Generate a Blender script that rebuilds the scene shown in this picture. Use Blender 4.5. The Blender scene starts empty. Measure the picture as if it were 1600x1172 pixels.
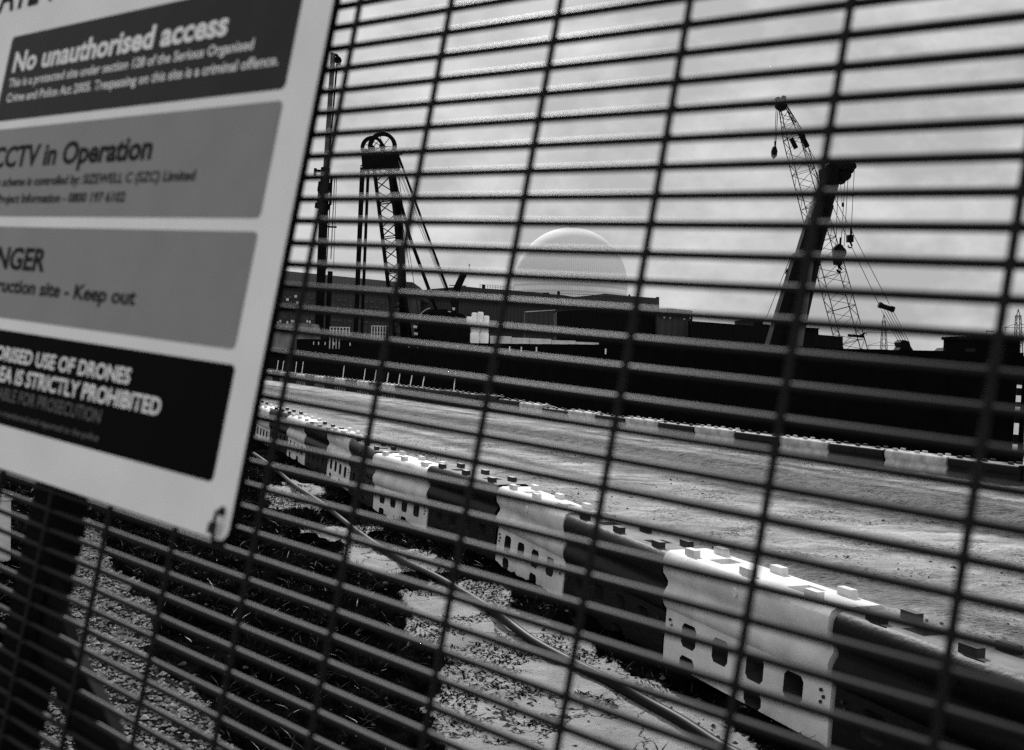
import bpy, bmesh, math, random
import numpy as np
from mathutils import Vector, Matrix
random.seed(7)
sc = bpy.context.scene
col = sc.collection

# ------------------------------------------------------------------ camera
CAM_H = 2.2
FPX = 1841.5                       # focal length in pixels of the 1600 px wide photograph
PITCH, ROLL = math.radians(1.06), 0.036
Fw = Vector((0, math.cos(PITCH), -math.sin(PITCH)))
U0 = Vector((0, math.sin(PITCH), math.cos(PITCH)))
R0 = Vector((1, 0, 0))
Rt = R0 * math.cos(ROLL) + U0 * math.sin(ROLL)
Up = U0 * math.cos(ROLL) - R0 * math.sin(ROLL)
CAM = Vector((0, 0, CAM_H))
cd = bpy.data.cameras.new('camera'); cam = bpy.data.objects.new('camera', cd); col.objects.link(cam)
cam.matrix_world = Matrix(((Rt.x, Up.x, -Fw.x, CAM.x), (Rt.y, Up.y, -Fw.y, CAM.y), (Rt.z, Up.z, -Fw.z, CAM.z), (0, 0, 0, 1)))
cd.sensor_width = 36; cd.lens = FPX / 1600 * 36
cd.clip_start = 0.05; cd.clip_end = 6000
cd.dof.use_dof = True; cd.dof.focus_distance = 16; cd.dof.aperture_fstop = 12.5
sc.camera = cam

# ------------------------------------------------------------------ sun and sky (the place is recorded in black and white)
SUN_AZ, SUN_EL = math.radians(-8), math.radians(37)      # behind the site, a little to the left
sun_dir = Vector((math.sin(SUN_AZ) * math.cos(SUN_EL), math.cos(SUN_AZ) * math.cos(SUN_EL), math.sin(SUN_EL)))
sd = bpy.data.lights.new('sun', 'SUN'); sd.energy = 5.0; sd.angle = math.radians(0.5); sd.color = (1, 1, 1)
so = bpy.data.objects.new('sun', sd); col.objects.link(so)
so.rotation_euler = (-sun_dir).to_track_quat('-Z', 'Y').to_euler()
w = bpy.data.worlds.new('World'); sc.world = w; w.use_nodes = True
nt = w.node_tree; nt.nodes.clear()
out = nt.nodes.new('ShaderNodeOutputWorld'); bg = nt.nodes.new('ShaderNodeBackground')
sky = nt.nodes.new('ShaderNodeTexSky'); sky.sky_type = 'NISHITA'; sky.sun_disc = False
sky.sun_elevation = SUN_EL; sky.sun_rotation = SUN_AZ; sky.air_density = 1.2; sky.dust_density = 3
bw = nt.nodes.new('ShaderNodeRGBToBW')
tc = nt.nodes.new('ShaderNodeTexCoord'); mp = nt.nodes.new('ShaderNodeMapping'); mp.inputs['Scale'].default_value = (1, 1, 1.5)
n1 = nt.nodes.new('ShaderNodeTexNoise'); n1.inputs['Scale'].default_value = 11.0; n1.inputs['Detail'].default_value = 8; n1.inputs['Roughness'].default_value = .58
cr = nt.nodes.new('ShaderNodeValToRGB'); cr.color_ramp.elements[0].position = .42; cr.color_ramp.elements[1].position = .70
cr.color_ramp.elements[0].color = (5.3, 5.3, 5.3, 1); cr.color_ramp.elements[1].color = (8.6, 8.6, 8.6, 1)
sp = nt.nodes.new('ShaderNodeSeparateXYZ'); mr_ = nt.nodes.new('ShaderNodeMapRange'); mr_.interpolation_type = 'SMOOTHSTEP'   # sky gain added behind the viewer to fill camera-facing sides; plain veil ahead
mr_.inputs['From Min'].default_value = -.5; mr_.inputs['From Max'].default_value = .45; mr_.inputs['To Min'].default_value = 1.55; mr_.inputs['To Max'].default_value = 1.0
mx = nt.nodes.new('ShaderNodeMix'); mx.data_type = 'RGBA'; mx.inputs['Factor'].default_value = .88   # thin cloud veil over the sky
L = nt.links.new
L(tc.outputs['Generated'], sp.inputs['Vector']); L(sp.outputs['Y'], mr_.inputs['Value']); vm = nt.nodes.new('ShaderNodeVectorMath'); vm.operation = 'SCALE'; L(cr.outputs['Color'], vm.inputs[0]); L(mr_.outputs['Result'], vm.inputs['Scale']); mx.inputs['Factor'].default_value = .92
L(tc.outputs['Generated'], mp.inputs['Vector']); L(mp.outputs['Vector'], n1.inputs['Vector']); L(n1.outputs['Fac'], cr.inputs['Fac'])
L(sky.outputs['Color'], bw.inputs['Color']); L(bw.outputs['Val'], mx.inputs['A']); L(vm.outputs['Vector'], mx.inputs['B'])
L(mx.outputs['Result'], bg.inputs['Color']); bg.inputs['Strength'].default_value = 0.085
L(bg.outputs['Background'], out.inputs['Surface'])
sc.view_settings.view_transform = 'Standard'; sc.view_settings.look = 'None'
sc.view_settings.exposure = 0; sc.view_settings.gamma = 1; sc.view_settings.use_curve_mapping = False
sc.render.film_transparent = False
sc.cycles.use_denoising = False            # the photograph is on grainy film
try: sc.cycles.max_bounces = 6
except Exception: pass

# ------------------------------------------------------------------ helpers
def ray(px, py): return Rt * ((px - 800) / FPX) - Up * ((py - 586) / FPX) + Fw
def P(px, py, d): return CAM + ray(px, py) * d                       # a point seen there at depth d
def G(px, py, z=0.0):                                              # where that sight line meets height z
    r = ray(px, py); return CAM + r * ((z - CAM_H) / r.z)

class MB:
    def __init__(s): s.v = []; s.f = []; s.m = []; s.cur = 0
    def add(s, vs, fs):
        o = len(s.v); s.v += [tuple(v) for v in vs]; s.f += [tuple(i + o for i in f) for f in fs]; s.m += [s.cur] * len(fs)
    def box(s, x0, x1, y0, y1, z0, z1, M=None):
        vs = [Vector((x, y, z)) for x in (x0, x1) for y in (y0, y1) for z in (z0, z1)]
        if M is not None: vs = [M @ v for v in vs]
        s.add(vs, [(0, 1, 3, 2), (4, 6, 7, 5), (0, 4, 5, 1), (2, 3, 7, 6), (0, 2, 6, 4), (1, 5, 7, 3)])
    def bar(s, A, B, r, n=4, r2=None, cap=True):
        A = Vector(A); B = Vector(B); d = (B - A)
        if d.length < 1e-6: return
        d.normalize(); a = d.orthogonal().normalized() if abs(d.z) > .98 else d.cross(Vector((0, 0, 1))).normalized(); b = d.cross(a)
        r2 = r if r2 is None else r2; o = math.pi / n if n == 4 else 0
        vs = [A + (a * math.cos(o + 2 * math.pi * i / n) + b * math.sin(o + 2 * math.pi * i / n)) * r for i in range(n)]
        vs += [B + (a * math.cos(o + 2 * math.pi * i / n) + b * math.sin(o + 2 * math.pi * i / n)) * r2 for i in range(n)]
        fs = [(i, (i + 1) % n, n + (i + 1) % n, n + i) for i in range(n)]
        if cap: fs += [tuple(range(n))[::-1], tuple(range(n, 2 * n))]
        s.add(vs, fs)
    def tube(s, pts, r, n=8):
        pts = [Vector(p) for p in pts]; vs = []; fs = []; up = Vector((0, 0, 1))
        for i, p in enumerate(pts):
            d = (pts[min(i + 1, len(pts) - 1)] - pts[max(i - 1, 0)]).normalized()
            a = d.cross(up)
            if a.length < .05: a = d.cross(Vector((1, 0, 0)))
            a.normalize(); b = a.cross(d)
            vs += [p + (a * math.cos(2 * math.pi * k / n) + b * math.sin(2 * math.pi * k / n)) * r for k in range(n)]
        for i in range(len(pts) - 1):
            for k in range(n): fs.append((i * n + k, i * n + (k + 1) % n, (i + 1) * n + (k + 1) % n, (i + 1) * n + k))
        fs += [tuple(range(n))[::-1], tuple((len(pts) - 1) * n + k for k in range(n))]
        s.add(vs, fs)
    def prism(s, poly, ext):                      # poly: list of Vectors in a plane, ext: extrusion vector
        n = len(poly); poly = [Vector(p) for p in poly]; ext = Vector(ext)
        s.add(poly + [p + ext for p in poly], [tuple(range(n))[::-1], tuple(range(n, 2 * n))] + [(i, (i + 1) % n, n + (i + 1) % n, n + i) for i in range(n)])
    def disc(s, c, ax, r, th, n=24, ri=0):        # wheel (ring when ri>0) about axis ax
        c = Vector(c); ax = Vector(ax).normalized(); a = ax.orthogonal().normalized(); b = ax.cross(a); vs = []; fs = []
        for k in range(n):
            t = 2 * math.pi * k / n; e = a * math.cos(t) + b * math.sin(t)
            vs += [c + e * r - ax * th / 2, c + e * r + ax * th / 2, c + e * ri - ax * th / 2, c + e * ri + ax * th / 2]
        for k in range(n):
            i = 4 * k; j = 4 * ((k + 1) % n)
            fs += [(i, j, j + 1, i + 1), (i, i + 2, j + 2, j), (i + 1, j + 1, j + 3, i + 3)]
            if ri > 0: fs.append((i + 2, i + 3, j + 3, j + 2))
        s.add(vs, fs)
    def build(s, name, mat, parent=None, smooth=None, loc=None):
        me = bpy.data.meshes.new(name); me.from_pydata(s.v, [], s.f)
        mats = mat if isinstance(mat, (list, tuple)) else [mat]
        for m in mats: me.materials.append(m)
        if len(mats) > 1: me.polygons.foreach_set('material_index', s.m)
        bm = bmesh.new(); bm.from_mesh(me); bmesh.ops.recalc_face_normals(bm, faces=bm.faces); bm.to_mesh(me); bm.free()
        if smooth is not None:
            me.polygons.foreach_set('use_smooth', [True] * len(me.polygons)); me.set_sharp_from_angle(angle=math.radians(smooth))
        me.update()
        o = bpy.data.objects.new(name, me); col.objects.link(o)
        if parent is not None:
            o.parent = parent
            if loc is None: o.matrix_parent_inverse = Matrix.Translation(-Vector(parent.location)) if parent.type == 'EMPTY' and parent.rotation_euler.z == 0 else Matrix()
        return o

def tag(o, label=None, cat=None, group=None, kind=None):
    if label: o['label'] = label
    if cat: o['category'] = cat
    if group: o['group'] = group
    if kind: o['kind'] = kind
    return o
def thing(name, label, cat, loc=(0, 0, 0), group=None):
    o = bpy.data.objects.new(name, None); o.empty_display_size = .2; o.location = loc; col.objects.link(o)
    return tag(o, label, cat, group)
def copy_tree(o, parent=None):
    c = o.copy(); col.objects.link(c)
    if parent is not None: c.parent = parent
    for ch in list(o.children): copy_tree(ch, c)
    return c

def mat(name, g, rough=.7, var=.25, scale=8, bump=0, spec=.5, bscale=None, metal=0, detail=6):
    m = bpy.data.materials.new(name); m.use_nodes = True; t = m.node_tree; b = t.nodes['Principled BSDF']
    b.inputs['Roughness'].default_value = rough; b.inputs['Specular IOR Level'].default_value = spec; b.inputs['Metallic'].default_value = metal
    c = t.nodes.new('ShaderNodeTexCoord'); n = t.nodes.new('ShaderNodeTexNoise'); n.inputs['Scale'].default_value = scale; n.inputs['Detail'].default_value = detail
    r = t.nodes.new('ShaderNodeValToRGB'); r.color_ramp.elements[0].position = .3; r.color_ramp.elements[1].position = .7
    a, z = g * (1 - var), min(1, g * (1 + var))
    r.color_ramp.elements[0].color = (a, a, a, 1); r.color_ramp.elements[1].color = (z, z, z, 1)
    t.links.new(c.outputs['Object'], n.inputs['Vector']); t.links.new(n.outputs['Fac'], r.inputs['Fac']); t.links.new(r.outputs['Color'], b.inputs['Base Color'])
    if bump:
        n2 = t.nodes.new('ShaderNodeTexNoise'); n2.inputs['Scale'].default_value = bscale or scale * 6; n2.inputs['Detail'].default_value = 5
        bp = t.nodes.new('ShaderNodeBump'); bp.inputs['Strength'].default_value = bump; bp.inputs['Distance'].default_value = .02
        t.links.new(c.outputs['Object'], n2.inputs['Vector']); t.links.new(n2.outputs['Fac'], bp.inputs['Height']); t.links.new(bp.outputs['Normal'], b.inputs['Normal'])
    return m

M_wire = mat('fence_paint', .003, .54, .3, 60, spec=.17)
M_post = mat('post_paint', .004, .7, .3, 20, spec=.02)
M_signw = mat('sign_white', .76, .4, .06, 14, spec=.3)
M_signedge = mat('sign_edge', .004, .6, .1, 20, spec=.05)
M_p1 = mat('sign_panel_dark', .022, .5, .12, 30, spec=.1)
M_p2 = mat('sign_panel_mid', .22, .4, .06, 30, spec=.2)
M_p4 = mat('sign_panel_black', .003, .6, .1, 30, spec=.02)
M_ink = mat('sign_ink', .006, .5, .1, 30, spec=.05)
M_grey_ink = mat('sign_grey_ink', .12, .5, .1, 30, spec=.2)
M_tie = mat('cable_tie_plastic', .01, .5, .1, 30, spec=.3)
M_white = mat('white_plastic', .58, .6, .2, 3.5, .2, .2, 20)
M_dirty = mat('muddy_white_plastic', .36, .7, .35, 4.0, .2, .2, 25)
M_red = mat('dark_plastic', .004, .5, .35, 3.0, .2, .10, 25)
M_paletop = mat('pale_top_plastic', .15, .8, .5, 5, .2, .2, 30)  # paler tone for the top plates of the dark barriers
M_pocket = mat('pocket_shade', .03, .9, .5, 9, spec=.05)  # shade inside the barrier pockets, put into the wall colour
M_pin = mat('dark_rubber', .008, .6, .2, 10)
M_hose = mat('hose_rubber', .004, .5, .3, 30, spec=.08)
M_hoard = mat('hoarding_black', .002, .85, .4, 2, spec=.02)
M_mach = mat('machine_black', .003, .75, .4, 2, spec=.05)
M_machg = mat('machine_grey', .05, .6, .4, 2, spec=.3)
M_cable = mat('steel_cable', .005, .7, .2, 5, spec=.05)
M_stake = mat('stake_white', .75, .6, .1, 10)
M_bag = mat('bag_white', .75, .8, .08, 2, .3)
M_pale = mat('pale_concrete', .45, .8, .2, 3)
M_pylon = mat('pylon_steel', .03, .7, .2, 1)

# ------------------------------------------------------------------ the ground
def hashn(ix, iy, seed):
    h = (ix.astype(np.int64) * 374761393 + iy.astype(np.int64) * 668265263 + seed * 1442695041) & 0x7fffffff
    h = ((h ^ (h >> 13)) * 1274126177) & 0x7fffffff
    return ((h ^ (h >> 16)) & 0xffff) / 65535.0
def vnoise(x, y, seed=0):
    ix = np.floor(x); iy = np.floor(y); fx = x - ix; fy = y - iy; fx = fx * fx * (3 - 2 * fx); fy = fy * fy * (3 - 2 * fy)
    a = hashn(ix, iy, seed); b = hashn(ix + 1, iy, seed); c = hashn(ix, iy + 1, seed); d = hashn(ix + 1, iy + 1, seed)
    return (a * (1 - fx) + b * fx) * (1 - fy) + (c * (1 - fx) + d * fx) * fy - .5
def fbm(x, y, sc_, oct=4, seed=0, gain=.5):
    s = 0; a = 1
    for k in range(oct): s = s + a * vnoise(x * sc_, y * sc_, seed + k); a *= gain; sc_ *= 2.03
    return s
def inpoly(x, y, poly):
    r = np.zeros(x.shape, bool); n = len(poly)
    for i in range(n):
        x1, y1 = poly[i]; x2, y2 = poly[(i + 1) % n]
        c = ((y1 > y) != (y2 > y)) & (x < (x2 - x1) * (y - y1) / (y2 - y1 + 1e-12) + x1); r ^= c
    return r
def polyg(pts): return [tuple(G(*p).xy) for p in pts]

FAR_A, FAR_B = Vector((9.63, 25.5, 0)), Vector((.48, 44.1, 0))          # the far line of barriers
fdir = (FAR_B - FAR_A).normalized(); fnor = Vector((fdir.y, -fdir.x, 0))  # fnor points beyond the line
if fnor.y < 0: fnor = -fnor
BARE = polyg([(420, 738), (500, 765), (575, 800), (655, 848), (750, 900), (832, 960), (935, 1020), (1040, 1080), (1185, 1165), (820, 1240), (700, 1130), (705, 1040), (665, 965), (610, 905), (520, 850), (430, 800)])
GRAV = polyg([(60, 745), (118, 775), (165, 850), (205, 940), (265, 1040), (420, 1190), (300, 1300), (-60, 1300), (30, 900)])
# near line: each barrier is two metres; the line bends slightly, x is the picture column of each joint
joints = [1299, 1036, 889, 780, 672, 586, 547, 512, 477, 448, 420, 398, 380]
base_r = G(1036, 1034)
pts_near = {1036: Vector((base_r.x, base_r.y, 0))}
ndir = Vector((.36, -.94, 0)).normalized()
q = pts_near[1036] - Vector((0, 0, 0)); seq = [q + ndir * 4.0, q + ndir * 2.0, q]
hd = (-ndir)
for k, px in enumerate(joints[2:]):
    r_ = G(px, 700); r_ = Vector((r_.x, r_.y)) ; colx = r_.x / r_.y
    prev = seq[-1]; best = None
    for a in np.linspace(-12, 12, 97):
        h2 = Matrix.Rotation(math.radians(float(a)), 3, 'Z') @ hd; qq = prev + h2 * 2.0
        e = abs(qq.x / qq.y - colx) * 300 + abs(a) * .25
        if best is None or e < best[0]: best = (e, qq, h2)
    seq.append(best[1]); hd = (hd * .4 + best[2] * .6).normalized()
nl_y = np.array([q_.y for q_ in seq]); nl_x = np.array([q_.x for q_ in seq])
def near_line_x(y):                            # plan x of the near barrier line at forward distance y
    return np.where(y > nl_y[-1], nl_x[-1] - .36 * (y - nl_y[-1]), np.where(y < nl_y[0], nl_x[0] - .38 * (y - nl_y[0]), np.interp(y, nl_y, nl_x))) + .12
def zones(x, y):
    jx = x + .35 * fbm(x, y, 1.3, 4, 11); jy = y + .5 * fbm(x, y, 1.3, 4, 21)
    bare = inpoly(jx, jy, BARE) & (fbm(x, y, .8, 4, 141) > -.10 - .35 * np.clip((12.0 - y) / 3.0, -.6, 1)); grav = inpoly(jx, jy, GRAV)
    road = (x > near_line_x(y) + .1)
    return bare, grav, road
def height(x, y):
    q = (x - FAR_A.x) * fnor.x + (y - FAR_A.y) * fnor.y; s = (x - FAR_A.x) * fdir.x + (y - FAR_A.y) * fdir.y
    z = -.12 * np.clip((q + 7) / 6, 0, 1)
    hb = .12 + .24 * np.clip((s - 16) / 8, 0, 1)
    z = z + (hb + .1 * fbm(x, y, 1.2, 4, 5)) * np.exp(-((q - 1.6) / .8) ** 2)
    z = z - .15 * np.clip((q - 2.5) / 2, 0, 1)
    road = 1 / (1 + np.exp(-(x - near_line_x(y)) / .3))
    z = z + road * (.03 * fbm(x, y, .9, 3, 31) + .03 * fbm(x, y, 9, 3, 41))
    # wheel ruts that run along the haul road
    u = q + .25 * np.sin(s * .13)
    rut = np.exp(-((q + 5.2) / 1.6) ** 2) + .45 * np.exp(-((q + 11) / 2.2) ** 2)
    z = z + road * rut * .06 * (np.sin(u * 9.0 + 1.5 * fbm(x, y, .5, 2, 51)) * (.6 + .8 * fbm(x, y, 2.5, 2, 61)))
    z = z + (1 - road) * (.10 * fbm(x, y, .8, 3, 71) + .09 * fbm(x, y, 4.0, 4, 81) * (1.2 - .9 * soilf(x, y)))
    return z
def soilf(x, y):
    bare, grav, road = zones(x, y); return np.where(bare, 1.0, np.where(grav, .6, 0.0))
nr, nc = 760, 560
dd = 1.2 * (130 / 1.2) ** (np.arange(nr) / (nr - 1)); aa = np.linspace(-.62, .60, nc)
Dg, Ag = np.meshgrid(dd, aa, indexing='ij'); X = np.tan(Ag) * Dg; Y = Dg
Z = height(X, Y)
def zat(x, y): return float(height(np.array([float(x)]), np.array([float(y)]))[0])
bare, grav, road = (np.mean([np.asarray(zones(X + ox, Y + oy)[k], float) for ox, oy in ((0, 0), (.05, .03), (-.05, .06), (.03, -.08), (-.03, -.04), (.0, .12))], 0) for k in range(3))
vs = np.stack([X, Y, Z], -1).reshape(-1, 3)
idx = np.arange(nr * nc).reshape(nr, nc)
quads = np.stack([idx[:-1, :-1], idx[:-1, 1:], idx[1:, 1:], idx[1:, :-1]], -1).reshape(-1, 4)
# outer sheet to the horizon, joined to the rim of the detailed patch
nb = nr * nc; extra = []; faces = [tuple(q) for q in quads.tolist()]
def skirt(line, pts):
    base = nb + len(extra); extra.extend(pts)
    for i in range(len(line) - 1): faces.append((int(line[i]), int(line[i + 1]), base + i + 1, base + i))
skirt(idx[-1, :], [(x * 45, 5500.0, -.3) for x in X[-1, :]])
skirt(idx[:, 0][::-1], [(-4000 - 60 * i / nr, Y[nr - 1 - i, 0] if i else 5500.0, -.3) for i in range(nr)])
skirt(idx[:, -1], [(4000 + 60 * i / nr, Y[i, -1] if i < nr - 1 else 5500.0, -.3) for i in range(nr)])
skirt(idx[0, :][::-1], [(-x * -60, -40.0, 0) for x in X[0, ::-1]])
me = bpy.data.meshes.new('ground'); me.from_pydata(vs.tolist() + extra, [], faces)
at = me.color_attributes.new('zone', 'FLOAT_COLOR', 'POINT')
zc = np.zeros((len(me.vertices), 4), np.float32)
zc[:nb, 0] = bare.ravel(); zc[:nb, 1] = grav.ravel(); zc[:nb, 2] = road.ravel(); zc[nb:, 2] = 1; zc[:, 3] = 1
at.data.foreach_set('color', zc.ravel())
ca = me.attributes.new('churn', 'FLOAT', 'POINT'); cv = np.zeros(len(me.vertices), np.float32)
qq_ = (X - FAR_A.x) * fnor.x + (Y - FAR_A.y) * fnor.y
ss_ = (X - FAR_A.x) * fdir.x + (Y - FAR_A.y) * fdir.y
trk = sum(np.exp(-((qq_ + q0 + .5 * np.sin(ss_ * .11 + q0) + .12 * fbm(X, Y, 1.1, 2, 19)) / .30) ** 2) * np.clip(.75 + 1.4 * fbm(X, Y, .35, 2, int(23 + q0)), 0, 1) for q0 in (2.6, 4.4, 7.1, 8.9, 12.0, 13.8))
cv[:nb] = np.clip(.85 * trk.ravel(), 0, .95) + (np.clip(np.exp(-((qq_ + 5.0) / 2.0) ** 2) * 1.4 + .35 * np.exp(-((qq_ + 11.5) / 1.6) ** 2) + .5 * fbm(X, Y, .5, 3, 17), 0, .9) * (np.exp(-((qq_ + 5.0) / 2.6) ** 2) + .5 * np.exp(-((qq_ + 11.5) / 2.2) ** 2))).ravel()
ca.data.foreach_set('value', cv)
me.polygons.foreach_set('use_smooth', [True] * len(me.polygons))
gm = bpy.data.materials.new('site_ground'); gm.use_nodes = True; t = gm.node_tree; b = t.nodes['Principled BSDF']; b.inputs['Roughness'].default_value = .95; b.inputs['Specular IOR Level'].default_value = .0
N = t.nodes.new; K = t.links.new
a_ = N('ShaderNodeAttribute'); a_.attribute_name = 'zone'; sx = N('ShaderNodeSeparateColor'); K(a_.outputs['Color'], sx.inputs['Color'])
tcg = N('ShaderNodeTexCoord')
def noise(scale, detail=6, rough=.6, vec=None):
    n = N('ShaderNodeTexNoise'); n.inputs['Scale'].default_value = scale; n.inputs['Detail'].default_value = detail; n.inputs['Roughness'].default_value = rough
    K(vec if vec is not None else tcg.outputs['Object'], n.inputs['Vector']); return n
def ramp(src, p0, c0, p1, c1):
    r = N('ShaderNodeValToRGB'); e = r.color_ramp.elements; e[0].position = p0; e[1].position = p1
    e[0].color = (c0, c0, c0, 1); e[1].color = (c1, c1, c1, 1); K(src, r.inputs['Fac']); return r.outputs['Color']
def mix(f, a, b, blend='MIX'):
    m = N('ShaderNodeMix'); m.data_type = 'RGBA'; m.blend_type = blend
    if isinstance(f, float): m.inputs['Factor'].default_value = f
    else: K(f, m.inputs['Factor'])
    K(a, m.inputs['A']); K(b, m.inputs['B']); return m.outputs['Result']
mr = N('ShaderNodeMapping'); mr.inputs['Rotation'].default_value = (0, 0, -math.atan2(fdir.y, fdir.x)); mr.inputs['Scale'].default_value = (.22, 1.6, 1); K(tcg.outputs['Object'], mr.inputs['Vector'])
streak = noise(1.6, 8, .7, mr.outputs['Vector'])
road_c = mix(.5, ramp(noise(.7, 9, .65).outputs['Fac'], .36, .20, .62, .56), ramp(streak.outputs['Fac'], .38, .12, .6, .62))
speck = ramp(noise(17, 6, .8).outputs['Fac'], .44, .05, .50, 1.0)
crumb = N('ShaderNodeTexVoronoi'); crumb.inputs['Scale'].default_value = 11; K(tcg.outputs['Object'], crumb.inputs['Vector'])
crumb_c = mix(1.0, ramp(crumb.outputs['Distance'], .16, .10, .26, 1.0), speck, 'MULTIPLY')
patch = ramp(noise(.75, 8, .72).outputs['Fac'], .44, .05, .60, 1.0)
road_c = mix(patch, road_c, mix(1.0, road_c, crumb_c, 'MULTIPLY'))
ac = N('ShaderNodeAttribute'); ac.attribute_name = 'churn'
mr2 = N('ShaderNodeMapping'); mr2.inputs['Rotation'].default_value = (0, 0, -math.atan2(fdir.y, fdir.x)); mr2.inputs['Scale'].default_value = (.35, 1.3, 1); K(tcg.outputs['Object'], mr2.inputs['Vector'])
tread = N('ShaderNodeTexWave'); tread.bands_direction = 'X'; tread.inputs['Scale'].default_value = 5.5; tread.inputs['Distortion'].default_value = 7; tread.inputs['Detail'].default_value = 4; tread.inputs['Detail Scale'].default_value = 2.5; K(mr2.outputs['Vector'], tread.inputs['Vector'])
churn_c = mix(.6, ramp(noise(4.0, 9, .8, mr2.outputs['Vector']).outputs['Fac'], .42, .008, .62, .26), ramp(tread.outputs['Fac'], .25, .008, .75, .26))
road_c = mix(ac.outputs['Fac'], road_c, churn_c)
bare_c = mix(.6, ramp(noise(2.2, 8, .6).outputs['Fac'], .3, .26, .7, .46), ramp(noise(26, 4, .7).outputs['Fac'], .32, .1, .42, 1.0), 'MULTIPLY')
vor = N('ShaderNodeTexVoronoi'); vor.feature = 'DISTANCE_TO_EDGE'; vor.inputs['Scale'].default_value = 1.35
nw = noise(2.0, 5, .7); addv = N('ShaderNodeVectorMath'); addv.operation = 'MULTIPLY_ADD'; addv.inputs[1].default_value = (.5, .5, .5); K(nw.outputs['Color'], addv.inputs[0]); K(tcg.outputs['Object'], addv.inputs[2]); K(addv.outputs['Vector'], vor.inputs['Vector'])
bare_c = mix(1.0, bare_c, ramp(vor.outputs['Distance'], .004, .1, .016, 1.0), 'MULTIPLY')
veg_c = mix(.8, ramp(noise(1.6, 6, .7).outputs['Fac'], .45, .002, .8, .018), ramp(noise(22, 5, .75).outputs['Fac'], .45, .25, .7, 1.0), 'MULTIPLY')
grav_c = ramp(noise(30, 4, .6).outputs['Fac'], .4, .008, .7, .05)
edge = noise(14, 6, .75)
def ragged_mask(sock):
    m_ = N('ShaderNodeMath'); m_.operation = 'MULTIPLY_ADD'; m_.inputs[1].default_value = 1.5; K(edge.outputs['Fac'], m_.inputs[0]); K(sock, m_.inputs[2]); g_ = N('ShaderNodeMapRange'); g_.inputs['From Min'].default_value = 1.17; g_.inputs['From Max'].default_value = 1.33; K(m_.outputs[0], g_.inputs['Value']); return g_.outputs['Result']
c = mix(ragged_mask(sx.outputs['Red']), veg_c, bare_c); c = mix(ragged_mask(sx.outputs['Green']), c, grav_c); c = mix(ragged_mask(sx.outputs['Blue']), c, road_c)
K(c, b.inputs['Base Color'])
bp = N('ShaderNodeBump'); bp.inputs['Strength'].default_value = 1.0; bp.inputs['Distance'].default_value = .03
K(noise(26, 8, .8).outputs['Fac'], bp.inputs['Height']); K(bp.outputs['Normal'], b.inputs['Normal'])
me.materials.append(gm)
ground = bpy.data.objects.new('ground', me); col.objects.link(ground); ground['kind'] = 'structure'

# ------------------------------------------------------------------ security fence (leans on its slope) and the sign tied to it
def rotv(wv):
    wv = np.array(wv); th = np.linalg.norm(wv); k = wv / th; Kx = np.array([[0, -k[2], k[1]], [k[2], 0, -k[0]], [-k[1], k[0], 0]])
    return np.eye(3) + math.sin(th) * Kx + (1 - math.cos(th)) * Kx @ Kx
RF = rotv((-.12555355, .72978793, .1511981)); TF = (.02533123, -.03093848, .52767059)
def cam2w(q): return Rt * q[0] - Up * q[1] + Fw * q[2]
fu, fv, fn = (cam2w(RF[:, i]) for i in range(3)); f0 = CAM + cam2w(TF)     # u along the wires, v down, n away from the viewer
def fen(u, v, n=0.0): return f0 + fu * u + fv * v + fn * n               # metres on the fence
fence = thing('security_fence', 'dark close-mesh security fence of thin welded wires filling the whole foreground', 'fence', fen(0, 1.9))
PU, PV = .0762, .0127
m = MB(); umin, umax = -1.0, 1.45; vtop = -.75; vbot = 1.95
rng = random.Random(3)
for j in range(int(vtop / PV), int(vbot / PV) + 1):
    v = j * PV; jit = [rng.uniform(-.00025, .00025) for _ in range(3)]
    m.bar(fen(umin, v + jit[0], .0012), fen(umax, v + jit[1], .0012), .00205, 10)
for i in range(int((umin) / PU) - 1, int(umax / PU) + 1):
    u = (i + .5) * PU
    if umin <= u <= umax: m.bar(fen(u + rng.uniform(-.0006, .0006), vtop, -.0012), fen(u + rng.uniform(-.0006, .0006), vbot, -.0012), .0017, 10)
for j in range(int(vtop / PV), int(.5 / PV)):                       # paint-filled weld at each crossing
    for i in range(int(umin / PU) - 1, int(umax / PU)):
        u = (i + .5) * PU
        if u < umin: continue
        c = fen(u, j * PV, -.001)
        m.add([c - fu * .0036, c - fv * .0036, c + fu * .0036, c + fv * .0036, c - fn * .0022, c + fn * .0022],
              [(0, 1, 4), (1, 2, 4), (2, 3, 4), (3, 0, 4), (1, 0, 5), (2, 1, 5), (3, 2, 5), (0, 3, 5)])
m.build('wire_mesh', M_wire, fence, 60)
def fence_post(uc):
    m = MB(); FM = Matrix(((fu.x, fv.x, fn.x, f0.x), (fu.y, fv.y, fn.y, f0.y), (fu.z, fv.z, fn.z, f0.z), (0, 0, 0, 1)))
    m.box(uc - .024, uc + .018, vtop - .05, vbot + .1, .0035, .024, FM)
    m.build('post', M_post, fence)
fence_post(-.430); fence_post(1.43 - .4 + .4)
m = MB()                                                            # raking strut that braces the left post
A, B = (-.405, .205), (-.250, .345)
pts2 = [(-.425, .20), (-.405, .215), (-.371, .2435), (-.345, .257), (-.318, .270), (-.29, .287), (-.20, .36), (.0, .62), (.4, 1.5), (.34, 1.5), (-.05, .64), (-.25, .39), (-.335, .305), (-.40, .262), (-.425, .25)]
m.prism([fen(u, v, .006) for u, v in pts2], fn * .008); m.build('strut', mat('strut_paint', .005, .7, .3, 20, spec=.03), fence)

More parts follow.
